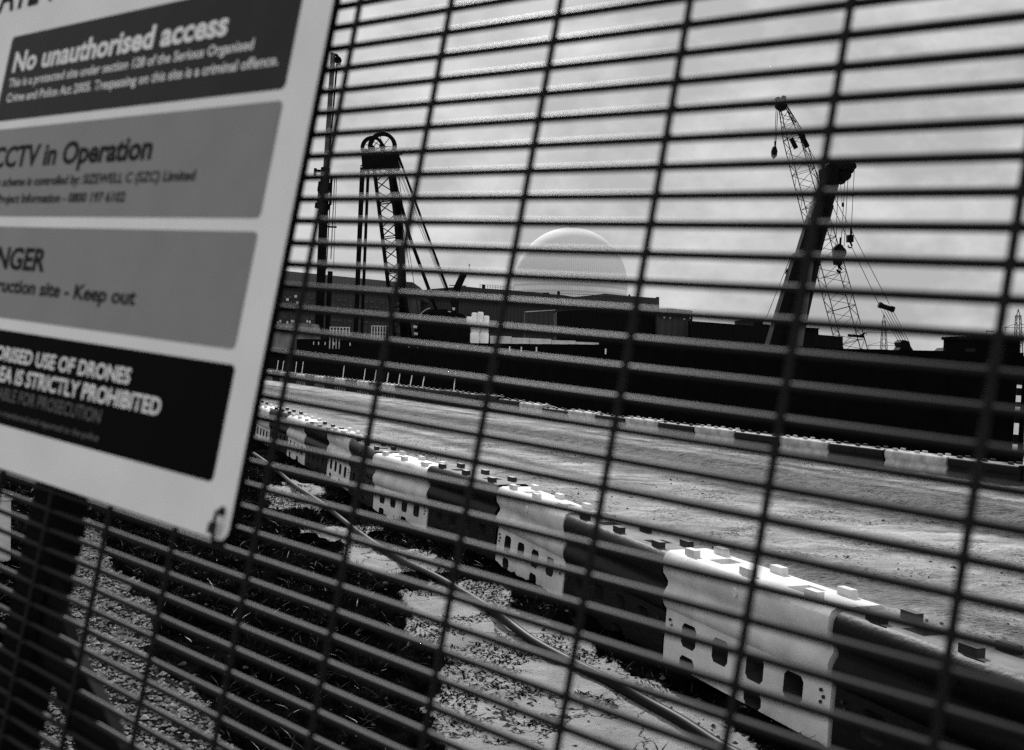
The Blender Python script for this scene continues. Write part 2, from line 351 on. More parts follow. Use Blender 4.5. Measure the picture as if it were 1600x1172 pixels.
sign = thing('warning_sign', 'white site warning sign with four printed panels, tied to the wire fence at left', 'sign', fen(-.45, .15, -.01))
def rrect(u0, u1, v0, v1, r, n=6):
    p = []
    for cu, cv, a0 in ((u1 - r, v0 + r, -90), (u1 - r, v1 - r, 0), (u0 + r, v1 - r, 90), (u0 + r, v0 + r, 180)):
        for k in range(n + 1):
            a = math.radians(a0 + 90 * k / n); p.append((cu + r * math.cos(a), cv + r * math.sin(a)))
    return p
SF = -.0105
m = MB(); m.prism([fen(u, v, SF + .0004) for u, v in rrect(-.7605, -.2015, -.4305, .1475, .008)], fn * .0042); m.build('backing_board', M_signedge, sign)
m = MB(); m.prism([fen(u, v, SF) for u, v in rrect(-.760, -.2025, -.430, .1465, .008)], fn * .0004); m.build('face', M_signw, sign)
panels = []
for (u0, u1, v0, v1, mm) in ((-.613, -.232, -.1835, -.1135, M_p1), (-.613, -.231, -.1065, -.0365, M_p2), (-.613, -.230, -.0285, .0405, M_p2), (-.613, -.226, .0492, .1165, M_p4)):
    m = MB(); m.prism([fen(u, v, SF - .0003) for u, v in rrect(u0, u1, v0, v1, .004)], fn * .0002); panels.append(m.build('panel', mm, sign))
def text(s, u0, v, uw, hcap, mm, bold=0.0, anchor='l'):
    """one printed line: left end u0, baseline v, width uw, capital height hcap"""
    cu = bpy.data.curves.new('lettering', 'FONT'); cu.body = s; cu.offset = bold; cu.resolution_u = 3
    o = bpy.data.objects.new('tmp', cu); col.objects.link(o)
    bpy.context.view_layer.update(); dg = bpy.context.evaluated_depsgraph_get()
    me = bpy.data.meshes.new_from_object(o.evaluated_get(dg)); bpy.data.objects.remove(o)
    n = len(me.vertices); co = np.zeros(n * 3); me.vertices.foreach_get('co', co); co = co.reshape(-1, 3)
    x0, x1 = co[:, 0].min(), co[:, 0].max(); kx = uw / (x1 - x0); ky = hcap / .695
    for vtx, q in zip(me.vertices, co): vtx.co = fen(u0 + (q[0] - x0) * kx, v - q[1] * ky, SF - .00055)
    me.materials.clear(); me.materials.append(mm)
    o = bpy.data.objects.new('lettering', me); col.objects.link(o); 
    k_ = 0 if v < -.11 else 1 if v < -.03 else 2 if v < .045 else 3
    if v < -.2: o.parent = sign; o.matrix_parent_inverse = Matrix.Translation(-Vector(sign.location))
    else: o.parent = panels[k_]
    return o
text('PRIVATE', -.728, -.208, .147, .030, M_ink, .02)
text('PROPERTY', -.563, -.208, .176, .030, M_ink, .02)
text('No unauthorised access', -.600, -.1535, .296, .0158, M_signw, .032)
text('This is a protected site under section 128 of the Serious Organised', -.601, -.1410, .329, .0068, M_signw, .016)
text('Crime and Police Act 2005. Trespassing on this site is a criminal offence.', -.599, -.1287, .356, .0068, M_signw, .016)
text('CCTV in Operation', -.600, -.0757, .236, .0160, M_ink, .03)
text('This scheme is controlled by: SIZEWELL C (SZC) Limited', -.600, -.0602, .293, .0068, M_ink, .02)
text('Project Information - 0800 197 6102', -.578, -.0470, .192, .0068, M_ink, .02)
text('DANGER', -.600, .0035, .122, .0160, M_ink, .03)
text('Construction site - Keep out', -.600, .0210, .253, .0100, M_ink, .026)
text('UNAUTHORISED USE OF DRONES', -.597, .0710, .263, .0098, M_signw, .025)
text('IN THIS AREA IS STRICTLY PROHIBITED', -.597, .0862, .304, .0104, M_signw, .025)
text('YOU MAY BE LIABLE FOR PROSECUTION', -.597, .0992, .237, .0088, M_grey_ink, 0)
text('Drone activity in this area is monitored and reported to the police', -.597, .1105, .240, .0042, M_grey_ink, .006)
tie = thing('cable_tie', 'black cable tie looped through the lower right corner of the warning sign', 'cable tie', fen(-.211, .147, -.012))
m = MB(); m.disc(fen(-.2112, .1305, SF - .0006), fn, .0028, .0007, 16); m.build('eyelet', M_tie, tie)
m = MB(); m.tube([fen(-.2112, .131, SF + .002), fen(-.2108, .1308, SF - .004), fen(-.2100, .136, SF - .0052), fen(-.2106, .142, SF - .0040), fen(-.2122, .1478, SF - .002), fen(-.2124, .1492, SF + .006)], .0013, 8); m.build('strap', M_tie, tie, 60)
m = MB(); m.bar(fen(-.2116, .1372, SF - .0045), fen(-.2121, .1430, SF - .0045), .0027, 6); m.build('buckle', M_tie, tie)

# ------------------------------------------------------------------ water-filled plastic barriers
PROF = [(.000, .192), (.10, .190), (.34, .172), (.375, .170), (.395, .188), (.43, .203), (.48, .203), (.515, .188), (.545, .166), (.575, .164), (.605, .182), (.64, .205), (.70, .212), (.75, .205), (.785, .185), (.80, .150)]
def make_barrier(mt, name, label):
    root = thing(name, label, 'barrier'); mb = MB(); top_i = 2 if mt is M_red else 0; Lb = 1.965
    wins = [.24, .66, 1.08, 1.50]; ww = .20
    xs = sorted(set([0, .02, Lb - .02, Lb] + [w_ for w_ in wins] + [w_ + ww for w_ in wins]))
    zs = [p[0] for p in PROF]; ys = [p[1] for p in PROF]
    zs2 = [0, .105, .165, .33] + zs[3:]; ys2 = [.192, .189, .185, .173] + ys[3:]
    for sgn in (-1, 1):
        for i in range(len(xs) - 1):
            for k in range(len(zs2) - 1):
                x0, x1, z0, z1 = xs[i], xs[i + 1], zs2[k], zs2[k + 1]; y0, y1 = sgn * ys2[k], sgn * ys2[k + 1]
                hole = (k == 2 and any(abs(x0 - w_) < 1e-6 for w_ in wins)) or (k == 0 and any(abs(x0 - w_) < 1e-6 for w_ in (wins[0], wins[2])))
                if hole:                                              # moulded pocket
                    q = [(x0, y0, z0), (x1, y0, z0), (x1, y1, z1), (x0, y1, z1)]; r = [(a, 0.0, c_) for a, _, c_ in q]      # goes right through
                    o8 = []
                    for e in range(4):                                # rounded window corners
                        a_, b_2 = Vector(q[e]), Vector(q[(e + 1) % 4]); cut = min(.03, (b_2 - a_).length * .3) / (b_2 - a_).length
                        o8 += [a_.lerp(b_2, cut), a_.lerp(b_2, 1 - cut)]
                    for e in range(4): mb.add([q[e], o8[2 * e], o8[2 * e - 1]], [(0, 1, 2)])
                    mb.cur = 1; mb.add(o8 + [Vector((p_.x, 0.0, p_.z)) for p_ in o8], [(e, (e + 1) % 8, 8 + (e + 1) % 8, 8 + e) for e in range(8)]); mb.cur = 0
                else:
                    # end flutes: rails draw in a little towards both ends
                    mb.add([(x0, y0, z0), (x1, y0, z0), (x1, y1, z1), (x0, y1, z1)], [(0, 1, 2, 3)])
    for x in (0, Lb):
        pr = [(x, -y, z) for z, y in zip(zs2, ys2)] + [(x, y, z) for z, y in zip(zs2[::-1], ys2[::-1])]
        mb.add(pr, [tuple(range(len(pr)))])
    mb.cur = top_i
    tx = [0, .42, .60, 1.36, 1.54, Lb]; ty = [-.15, -.085, .085, .15]
    for i in range(5):
        for k in range(3):
            q = [(tx[i], ty[k], .8), (tx[i + 1], ty[k], .8), (tx[i + 1], ty[k + 1], .8), (tx[i], ty[k + 1], .8)]
            if k == 1 and i in (1, 3):
                r = [(a, b_, .72) for a, b_, _ in q]; mb.add(q + r, [(0, 1, 5, 4), (1, 2, 6, 5), (2, 3, 7, 6), (3, 0, 4, 7), (4, 5, 6, 7)])
            else: mb.add(q, [(0, 1, 2, 3)])
    me_o = mb.build('body', [mt, M_pocket, M_paletop], root, None)
    bm = bmesh.new(); bm.from_mesh(me_o.data); bmesh.ops.remove_doubles(bm, verts=bm.verts, dist=1e-4); bmesh.ops.recalc_face_normals(bm, faces=bm.faces)
    bm.to_mesh(me_o.data); bm.free(); me_o.data.polygons.foreach_set('use_smooth', [True] * len(me_o.data.polygons)); me_o.data.set_sharp_from_angle(angle=math.radians(38))
    for x in (.26, .98, 1.70):
        for y in (-.118, .118):
            b_ = MB(); b_.box(x - .065, x + .065, y - .026, y + .026, .797, .848); lo = b_.build('lug', M_pin if mt is M_red else mt, root)
    b_ = MB(); b_.bar((Lb + .018, 0, .06), (Lb + .018, 0, .775), .085, 14)
    kn = b_.build('hinge_knuckle', mt, root, 40); kn.matrix_parent_inverse = Matrix()
    b_ = MB(); b_.disc((Lb + .018, 0, .782), (0, 0, 1), .075, .014, 18, .05); b_.disc((Lb + .018, 0, .782), (0, 0, 1), .034, .014, 14, .02); b_.box(Lb - .05, Lb + .09, -.012, .012, .788, .800)
    b_.build('locking_pin', M_pin, kn)
    for x in (.08, 1.885):
        b_ = MB()
        for k in range(3): b_.disc((x + (.02 if k == 1 else -.004), -.1835, .24 + .035 * k), (0, 1, .06), .011, .012, 10)
        b_.build('drain_plug', M_pin, root)
    b_ = MB(); b_.bar((Lb * .5, -.206, .69), (Lb * .5, -.222, .69), .03, 10); b_.build('filler_cap', mt, root)
    return root
proto_f = make_barrier(M_dirty, 'white_barrier', 'x'); proto_w = make_barrier(M_white, 'white_barrier', 'x'); proto_d = make_barrier(M_red, 'dark_barrier', 'x')
for pr in (proto_w, proto_d, proto_f):
    for ch in pr.children: ch.matrix_parent_inverse = Matrix()
used = {}
def place_barrier(white, A, B, label, group, dz=0.0, tilt=0.0):
    pr = (proto_f if group != grp_n else proto_w) if white else proto_d
    if id(pr) not in used: used[id(pr)] = 1; o = pr
    else: o = copy_tree(pr)
    A = Vector(A); B = Vector(B); d = B - A; d.z = 0
    if group == grp_n: o_ = Vector((-d.y, d.x, 0)).normalized() * .19; A = A + o_; B = B + o_      # joints were taken on the verge-side face
    o.location = (A.x, A.y, dz); o.rotation_euler = (tilt, 0, math.atan2(d.y, d.x))
    k = d.length / 2.0; o.scale = (k, 1, 1)
    o['label'] = label; o['group'] = group
    return o
ORD = ['first', 'second', 'third', 'fourth', 'fifth', 'sixth', 'seventh', 'eighth', 'ninth', 'tenth', 'eleventh', 'twelfth', 'thirteenth', 'fourteenth', 'fifteenth', 'sixteenth', 'seventeenth', 'eighteenth', 'nineteenth', 'twentieth', 'twenty-first', 'twenty-second', 'twenty-third', 'twenty-fourth']
grp_n = 'plastic barriers of the near row'
whites = 0; darks = 0
for k in range(len(seq) - 1):
    B_, A_ = seq[k], seq[k + 1]                # local x runs from the far end to the near end so the panel side faces the verge
    white = (k % 2 == 1)
    if k == 0: lab = 'near row dark barrier at the bottom right corner, closest of all to the fence'
    elif white:
        lab = ('near row white barrier with big window pockets, the largest white one' if whites == 0 else f'near row white barrier, {ORD[whites]} white one back from the bottom right corner'); whites += 1
    else: darks += 1; lab = f'near row dark barrier, {ORD[darks]} dark one back from the bottom right corner'
    place_barrier(white, A_, B_, lab, grp_n, dz=0.0 + .02 * math.sin(k * 2.1), tilt=math.radians(.9 * math.sin(k * 1.7)))
# far line, half sunk in the mud
grp_f = 'plastic barriers of the far row'
total = (FAR_B - FAR_A).length; step = total / 11
nw_ = nd_ = 0
for k in range(-1, 36):
    A_ = FAR_A + fdir * step * k; B_ = FAR_A + fdir * step * (k + 1)
    white = (k % 2 == 0) and k not in (12, 14, 16)
    if k == -1: lab = 'far row dark barrier cut by the right edge of the view'
    elif white: lab = f'far row muddy white barrier below the black hoarding, {ORD[nw_]} white one from the right'; nw_ += 1
    else: lab = f'far row dark barrier below the black hoarding, {ORD[nd_]} whole dark one from the right'; nd_ += 1
    place_barrier(white, B_ - fdir * .03, A_, lab, grp_f, dz=-.5 + .2 * min(1, max(0, (k - 9) / 3)) + .015 * math.sin(k * 3.3))

# ------------------------------------------------------------------ hose on the verge
hp = [(396, 716), (432, 741), (470, 773), (520, 806), (570, 845), (640, 888), (720, 938), (800, 990), (870, 1030), (960, 1078), (1040, 1118), (1110, 1156), (1170, 1190), (1260, 1240)]
hw = [G(*p_) for p_ in hp]; fine = []
for i in range(len(hw) - 1):
    for k in range(6): 
        q = hw[i].lerp(hw[i + 1], k / 6); fine.append(q)
fine.append(hw[-1])
for _ in range(6): fine = [fine[0]] + [(fine[i - 1] + fine[i] * 2 + fine[i + 1]) / 4 for i in range(1, len(fine) - 1)] + [fine[-1]]
hz = [zat(p_.x, p_.y) for p_ in fine]
hz = [max(hz[max(0, i - 2):i + 3]) for i in range(len(hz))]
for _ in range(4): hz = [hz[0]] + [(hz[i - 1] + hz[i] * 2 + hz[i + 1]) / 4 for i in range(1, len(hz) - 1)] + [hz[-1]]
m = MB(); m.tube([Vector((p_.x, p_.y, z + .03)) for p_, z in zip(fine, hz)], .036, 12)
tag(m.build('hose', M_hose, None, 60), 'dark rubber hose lying along the bare soil beside the near barriers', 'hose')

# ------------------------------------------------------------------ gravel, weeds and clods on the verge
def stuff_mesh(name, verts, faces, mats, midx, label, cat):
    me = bpy.data.meshes.new(name); me.from_pydata(verts, [], faces)
    for x in mats: me.materials.append(x)
    if len(mats) > 1: me.polygons.foreach_set('material_index', midx)
    o = bpy.data.objects.new(name, me); col.objects.link(o); tag(o, label, cat, None, 'stuff'); return o
rs = np.random.RandomState(5)
def scatter(n, x0, x1, y0, y1, test):
    x = rs.uniform(x0, x1, n); y = rs.uniform(y0, y1, n); k = test(x, y); return x[k], y[k]
gx, gy = scatter(140000, -6.5, 0, 4.0, 20, lambda x, y: zones(x, y)[1])
gz = height(gx, gy); V_, F_ = [], []
octa = np.array([(1, 0, 0), (-1, 0, 0), (0, 1, 0), (0, -1, 0), (0, 0, 1), (0, 0, -1), (.6, .6, .5), (-.6, .5, -.5)]); of = [(0, 6, 4), (6, 2, 4), (2, 1, 4), (1, 3, 4), (3, 0, 4), (0, 2, 6), (0, 5, 2), (2, 5, 1), (1, 5, 3), (3, 5, 0)]
for x, y, z in zip(gx[:30000], gy[:30000], gz[:30000]):
    s_ = rs.uniform(.007, .017) * (1.0 if rs.rand() < .9 else 1.8); a = rs.uniform(0, 6.28); q = octa * (s_ * rs.uniform(.7, 1.3, 3)) * rs.uniform(.75, 1.25, (8, 1))
    xx = q[:, 0] * math.cos(a) - q[:, 1] * math.sin(a) + x; yy = q[:, 0] * math.sin(a) + q[:, 1] * math.cos(a) + y
    o = len(V_); V_ += list(zip(xx.tolist(), yy.tolist(), (q[:, 2] * .7 + z + s_ * .3).tolist())); F_ += [tuple(i + o for i in f) for f in of]
stuff_mesh('gravel', V_, F_, [mat('gravel_stone', .17, .8, .7, 9)], None, 'loose grey gravel lying beside the left fence post', 'gravel')
# soil clods on road edge and verge
V_, F_ = [], []
def vegtest(x, y):
    b_, g_, r_ = zones(x, y); return (~b_) & (~g_) & (~r_)
cx, cy = scatter(5000, -9, 4, 4.5, 24, lambda x, y: ~zones(x, y)[1] & (x < near_line_x(y) - .15))
cx2, cy2 = scatter(5000, -5, 9, 5, 30, lambda x, y: (x > near_line_x(y) + .5) & (fbm(x, y, .7, 3, 77) > .12))
cx = np.concatenate([cx, cx2]); cy = np.concatenate([cy, cy2]); cz = height(cx, cy)
for x, y, z in zip(cx, cy, cz):
    s_ = rs.uniform(.006, .02) * (1.8 if rs.rand() < .04 else 1); a = rs.uniform(0, 6.28); q = octa * (s_ * rs.uniform(.7, 1.3, 3)) * rs.uniform(.7, 1.3, (8, 1))
    xx = q[:, 0] * math.cos(a) - q[:, 1] * math.sin(a) + x; yy = q[:, 0] * math.sin(a) + q[:, 1] * math.cos(a) + y
    o = len(V_); V_ += list(zip(xx.tolist(), yy.tolist(), (q[:, 2] * .7 + z + s_ * .2).tolist())); F_ += [tuple(i + o for i in f) for f in of]
stuff_mesh('soil_clods', V_, F_, [mat('clod_soil', .04, .9, .6, 7)], None, 'small clods of soil scattered over the verge and road', 'soil')
# weeds: narrow leaves, mostly dark, a few dry ones paled to stand in for glints
V_, F_, I_ = [], [], []
def weed(x, y, z, h, wd, lean, a, mi):
    dx, dy = math.cos(a), math.sin(a); px_, py_ = -dy * wd, dx * wd; o = len(V_)
    for k, (hh, ln, ww_) in enumerate(((0, 0, 1), (.55, .35, .9), (1, 1, .1))):
        cx_, cy_ = x + dx * lean * ln, y + dy * lean * ln
        V_.append((cx_ - px_ * ww_, cy_ - py_ * ww_, z + h * hh)); V_.append((cx_ + px_ * ww_, cy_ + py_ * ww_, z + h * hh))
    F_.extend([(o, o + 1, o + 3, o + 2), (o + 2, o + 3, o + 5, o + 4)]); I_.extend([mi, mi])
wx, wy = scatter(220000, -8, 4, 4.2, 22, lambda x, y: vegtest(x, y) & (x < near_line_x(y) - .22) & (fbm(x, y, .9, 4, 91) > -.45))
k = rs.permutation(len(wx))[:60000]; wx, wy = wx[k], wy[k]; wz = height(wx, wy)
for x, y, z in zip(wx, wy, wz):
    u = rs.rand(); h = rs.uniform(.012, .075); 
    weed(x, y, z - .005, h, rs.uniform(.002, .006), rs.uniform(.02, .12), rs.uniform(0, 6.28), 2 if u > .985 else (1 if u > .80 else 0))
# dark clumps on the bare soil
bx, by = scatter(160000, -4, 4, 4.5, 22, lambda x, y: zones(x, y)[0] & (fbm(x, y, 1.5, 4, 131) > .06))
bz = height(bx, by)
for x, y, z in zip(bx[:13000], by[:13000], bz[:13000]):
    weed(x, y, z - .004, rs.uniform(.005, .024), rs.uniform(.004, .010), rs.uniform(.02, .08), rs.uniform(0, 6.28), 0 if rs.rand() < .85 else 1)
stuff_mesh('weeds', V_, F_, [mat('weed_dark', .004, .9, .5, 4, spec=.0), mat('weed_mid', .012, .8, .5, 4, spec=.05), mat('weed_dry_glint', .22, .7, .3, 4)], I_, 'low dark weeds and grass covering the verge behind the fence', 'weeds')
tw = thing('twiggy_weed', 'small upright leafless weed standing beside the hose on bare soil', 'plant', G(566, 836))
b0 = Vector(tw.location); m = MB()
for k in range(9):
    a = rng.uniform(0, 6.28); m.bar(b0 + Vector((rng.uniform(-.05, .05), rng.uniform(-.05, .05), 0)), b0 + Vector((math.cos(a) * .12, math.sin(a) * .12, rng.uniform(.15, .32))), .005, 4, .002)
m.build('stem', M_pin, tw)

# ------------------------------------------------------------------ hoarding and marker stakes beyond the far barriers
HO = 5.0                                                     # distance beyond the far barrier line
def H(s, q, z): p_ = FAR_A + fdir * s + fnor * q; return Vector((p_.x, p_.y, z))
def s_at(px, q):                                           # position along that line seen at picture column px
    c_ = G(px, 640); c_ = c_.x / c_.y; best = min(np.linspace(-40, 140, 3601), key=lambda s: abs((H(float(s), q, 0).x) - c_ * H(float(s), q, 0).y)); return float(best)
hoard = thing('site_hoarding', 'long black site hoarding standing behind the far row of barriers', 'hoarding', H(20, HO, -.3))
s0, s1 = s_at(1592, HO), s_at(395, HO) + 12
m = MB(); sN = int((s1 - s0) / 2.4) + 1
for k in range(sN):
    a = s0 + k * 2.4; b_ = a + 2.385; zt = 2.68 + .035 * math.sin(k * 12.9) 
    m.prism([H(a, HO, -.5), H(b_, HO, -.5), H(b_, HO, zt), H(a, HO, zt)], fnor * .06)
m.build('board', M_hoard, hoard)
m = MB()
for k in range(sN): m.bar(H(s0 + k * 2.4, HO + .12, -.5), H(s0 + k * 2.4, HO + .12, 2.6), .06, 4)
m.build('support_post', M_hoard, hoard)
for px in (488, 496, 506, 520, 528, 545, 637, 651, 666, 680, 695, 713, 795, 813, 837, 945):
    s_ = s_at(px, HO); p_ = H(s_, HO - .06, 2.30); m = MB(); m.bar(p_, p_ + Vector((0, 0, .22)), .035, 4); m.build('reflector', M_stake, hoard)
xs_t = [(435, 563, 431, 582), (443.5, 564, 439, 583), (452, 564, 447, 584), (463.5, 565, 460, 586), (474, 565, 470, 588), (538, 571, 534, 597), (571, 576, 566, 601), (588, 578, 582.5, 604), (607, 582, 602, 606), (625, 584, 620, 608), (644, 586, 638, 610), (663, 588, 657, 613), (712, 582, 707, 620)]
for k, (tx_, ty_, bx_, by_) in enumerate(xs_t):
    s_ = s_at(bx_, 2.0); p_ = H(s_, 2.0, 0); d_ = (p_ - CAM).dot(Fw)
    bot = P(bx_, by_ + 8, d_); top = P(tx_, ty_, d_)
    m = MB(); m.bar(bot, top, .026, 6)
    lab = ('tallest leaning white marker stake, rightmost of its row on the berm' if k == len(xs_t) - 1 else
           f'thin leaning white marker stake on the berm, {ORD[k]} from the left of the row')
    tag(m.build('marker_stake', M_stake, None), lab, 'stake', 'white marker stakes along the berm')
# banded post at the right end of the hoarding
d_ = 29.0; m = MB(); ps = thing('banded_post', 'slim black and white banded post past the right end of the hoarding', 'post', P(1586, 706, d_))
a, b_ = P(1585, 712, d_), P(1594, 585, d_)
m.bar(a, b_, .05, 10); m.build('shaft', M_mach, ps, 60)
for (t0, t1) in ((.06, .14), (.26, .40), (.55, .60), (.66, .74), (.83, .87)):
    m = MB(); m.bar(a.lerp(b_, t0), a.lerp(b_, t1), .056, 10); m.build('white_band', M_stake, ps, 60)

# ------------------------------------------------------------------ distant site buildings and the reactor dome
def facing(d): return Vector((0, d, 0))
def slab(name, pix, d, depth, mt, parent, tilt=0.0):          # a real block whose front follows the given roofline
    m = MB(); m.prism([P(px, py, d + tilt * (px - pix[0][0])) for px, py in pix], Vector((0, depth, 0))); return m.build(name, mt, parent)
def ymap(px, d, z): return 586 + FPX * ((CAM_H - z) / d) * 1.0 - FPX * math.tan(PITCH) + ROLL * (px - 800)
def cladding(name, g, sx_, bands=True):
    m = bpy.data.materials.new(name); m.use_nodes = True; t = m.node_tree; b = t.nodes['Principled BSDF']; b.inputs['Roughness'].default_value = .7; b.inputs['Specular IOR Level'].default_value = .05
    c_ = t.nodes.new('ShaderNodeTexCoord'); wv = t.nodes.new('ShaderNodeTexWave'); wv.bands_direction = 'X'; wv.inputs['Scale'].default_value = sx_; wv.inputs['Distortion'].default_value = .6; wv.inputs['Detail'].default_value = 3
    n_ = t.nodes.new('ShaderNodeTexNoise'); n_.inputs['Scale'].default_value = .09; n_.inputs['Detail'].default_value = 6
    r_ = t.nodes.new('ShaderNodeValToRGB'); r_.color_ramp.elements[0].color = (g * .55,) * 3 + (1,); r_.color_ramp.elements[1].color = (g * 1.25,) * 3 + (1,)
    mm = t.nodes.new('ShaderNodeMath'); mm.operation = 'MULTIPLY_ADD'; mm.inputs[1].default_value = .35
    t.links.new(c_.outputs['Object'], wv.inputs['Vector']); t.links.new(c_.outputs['Object'], n_.inputs['Vector']); t.links.new(wv.outputs['Fac'], mm.inputs[0]); t.links.new(n_.outputs['Fac'], mm.inputs[2])
    t.links.new(mm.outputs[0], r_.inputs['Fac']); t.links.new(r_.outputs['Color'], b.inputs['Base Color']); return m
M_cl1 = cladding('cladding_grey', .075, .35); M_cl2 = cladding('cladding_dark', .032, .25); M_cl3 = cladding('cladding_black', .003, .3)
M_win = mat('louvre_dark', .012, .5, .3, 1); M_lit = mat('pale_fitting', .4, .6, .2, 1)

D1 = 360
b1 = thing('turbine_hall', 'grey clad flat-roofed hall behind the piling rig at left', 'building', P(540, 560, D1))
slab('upper_wall', [(380, 417), (647, 443), (647, 460), (380, 450)], D1, 60, M_cl1, b1)
slab('lower_wall', [(380, 448), (632, 459), (632, 560), (380, 560)], D1 - 4, 60, M_cl2, b1)
slab('end_block', [(632, 440), (645, 441), (645, 560), (632, 560)], D1 - 6, 30, M_cl2, b1)
for r_ in range(5):
    for k in range(22):
        x = 442 + k * 8.5; y = 462 + r_ * 8 + (x - 442) * .06
        if (k * 7 + r_ * 3) % 5 < 3: m = MB(); m.prism([P(x, y, D1 - 4.3), P(x + 6, y + .3, D1 - 4.3), P(x + 6, y + 3.3, D1 - 4.3), P(x, y + 3, D1 - 4.3)], Vector((0, .25, 0))); m.build('louvre', M_win, b1)
for x, y in ((460, 461), (447, 466), (463, 471)):
    m = MB(); m.prism([P(x, y, D1 - 4.6), P(x + 4, y, D1 - 4.6), P(x + 4, y + 4, D1 - 4.6), P(x, y + 4, D1 - 4.6)], Vector((0, .4, 0))); m.build('window', M_lit, b1)
D2 = 420
b2 = thing('auxiliary_block', 'wide dark block with a low ridged roof in front of the dome', 'building', P(840, 560, D2))
slab('wall', [(646, 455), (670, 452), (692, 450), (725, 447.5), (755, 450.5), (800, 453.5), (840, 457.5), (880, 461), (897, 464), (918, 462), (946, 458.8), (972, 461.5), (990, 463), (1030, 466), (1030, 482), (1030, 560), (646, 560)], D2, 70, M_cl2, b2)
m = MB()
for x, y, w_, h_ in ((753, 445, 5, 6), (871, 455, 4, 6), (848, 457, 10, 2), (1026, 464, 4, 3), (983, 460, 2, 4)):
    m.prism([P(x, y, D2 + 2), P(x + w_, y, D2 + 2), P(x + w_, y + h_ + 4, D2 + 2), P(x, y + h_ + 4, D2 + 2)], Vector((0, 3, 0)))
m.build('roof_plant', M_cl3, b2)
m = MB()
for k in range(14):
    x = 750 + k * 4; y = 444 + k * .35; m.bar(P(x, y, D2 + 1), P(x, y + 8, D2 + 1), .07, 4)
m.bar(P(749, 444.2, D2 + 1), P(803, 448.8, D2 + 1), .08, 4); m.bar(P(749, 447, D2 + 1), P(803, 451.5, D2 + 1), .06, 4)
m.bar(P(800, 455, D2 - .5), P(985, 463.5, D2 - .5), .12, 4)
m.build('roof_railing', M_pylon, b2)
D3 = 300
b3 = thing('pale_edged_shed', 'dark shed with a thin pale roof edge below the dome', 'building', P(845, 540, D3))
slab('wall', [(820, 487.5), (872, 484), (935, 486), (935, 560), (820, 560)], D3, 25, M_cl2, b3)
m = MB(); m.bar(P(820, 487.3, D3 - .3), P(868, 484.3, D3 - .3), .12, 4); m.build('roof_edge', M_lit, b3)
D4 = 230
b4 = thing('low_dark_building', 'long low black building right of the dome', 'building', P(1050, 545, D4))
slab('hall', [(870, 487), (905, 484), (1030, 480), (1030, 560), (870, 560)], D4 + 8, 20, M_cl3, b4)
slab('annex', [(1028, 482), (1050, 482), (1082, 485.5), (1082, 560), (1028, 560)], D4 + 4, 20, M_cl2, b4)
slab('long_wing', [(1080, 501.5), (1178, 509), (1178, 497), (1192, 499), (1192, 506), (1242, 511), (1242, 560), (1080, 560)], D4, 20, M_cl3, b4)
for x, y in ((1037, 494.5), (1046, 495), (1068, 497), (1077, 495)):
    m = MB(); m.prism([P(x, y, D4 + 3.6), P(x + 2.5, y, D4 + 3.6), P(x + 2.5, y + 3, D4 + 3.6), P(x, y + 3, D4 + 3.6)], Vector((0, .3, 0))); m.build('window', M_lit, b4)
b5 = thing('crane_side_cabin', 'black stacked cabin directly right of the telescopic crane foot', 'cabin', P(1280, 560, 120))
slab('cabin', [(1243, 512), (1279, 514), (1279, 523), (1317, 526), (1317, 560), (1243, 560)], 120, 6, M_cl3, b5)
slab('roof', [(1241, 510.6), (1280.5, 512.6), (1280.5, 514.2), (1241, 512.2)], 119.6, 6.6, M_cl3, b5)
# dome
DD = 500
dome = thing('reactor_dome', 'large pale panelled reactor dome rising behind the dark buildings', 'dome', P(891, 560, DD))
cen = P(891, 447, DD + 24); rad = 89 / FPX * (DD + 24); NV, NH = 96, 26
vsd, fsd, uvs = [], [], []
prof = [(rad, cen.z - 34)] + [(rad * math.cos(a), cen.z + rad * math.sin(a) * 1.02) for a in np.linspace(0, math.pi / 2 * .985, NH)]
for (r_, z_) in prof:
    for k in range(NV): a = 2 * math.pi * k / NV; vsd.append((cen.x + r_ * math.cos(a), cen.y + r_ * math.sin(a), z_))
for j in range(len(prof) - 1):
    for k in range(NV): fsd.append((j * NV + k, j * NV + (k + 1) % NV, (j + 1) * NV + (k + 1) % NV, (j + 1) * NV + k))
fsd.append(tuple((len(prof) - 1) * NV + k for k in range(NV)))
me = bpy.data.meshes.new('shell'); me.from_pydata(vsd, [], fsd); uvl = me.uv_layers.new(name='uv')
for pl in me.polygons:
    for li in pl.loop_indices:
        vi = me.loops[li].vertex_index; j, k = divmod(vi, NV); kk = k / NV
        if pl.index < (len(prof) - 1) * NV and pl.index % NV == NV - 1 and k == 0: kk = 1.0
        uvl.data[li].uv = (kk * 60, (2.2 * j if j else 0.0))
me.polygons.foreach_set('use_smooth', [True] * len(me.polygons))
dm = bpy.data.materials.new('dome_panel'); dm.use_nodes = True; t = dm.node_tree; b = t.nodes['Principled BSDF']; b.inputs['Roughness'].default_value = .8; b.inputs['Specular IOR Level'].default_value = .1
uvn = t.nodes.new('ShaderNodeUVMap'); uvn.uv_map = 'uv'; br = t.nodes.new('ShaderNodeTexBrick'); br.inputs['Scale'].default_value = 1.4; br.inputs['Color1'].default_value = (.72, .72, .72, 1); br.inputs['Color2'].default_value = (.80, .80, .80, 1); br.inputs['Mortar'].default_value = (.52, .52, .52, 1); br.inputs['Mortar Size'].default_value = .05; br.offset = 0
t.links.new(uvn.outputs['UV'], br.inputs['Vector']); t.links.new(br.outputs['Color'], b.inputs['Base Color']); me.materials.append(dm)
o = bpy.data.objects.new('shell', me); col.objects.link(o); o.parent = dome; o.matrix_parent_inverse = Matrix.Translation(-Vector(dome.location))
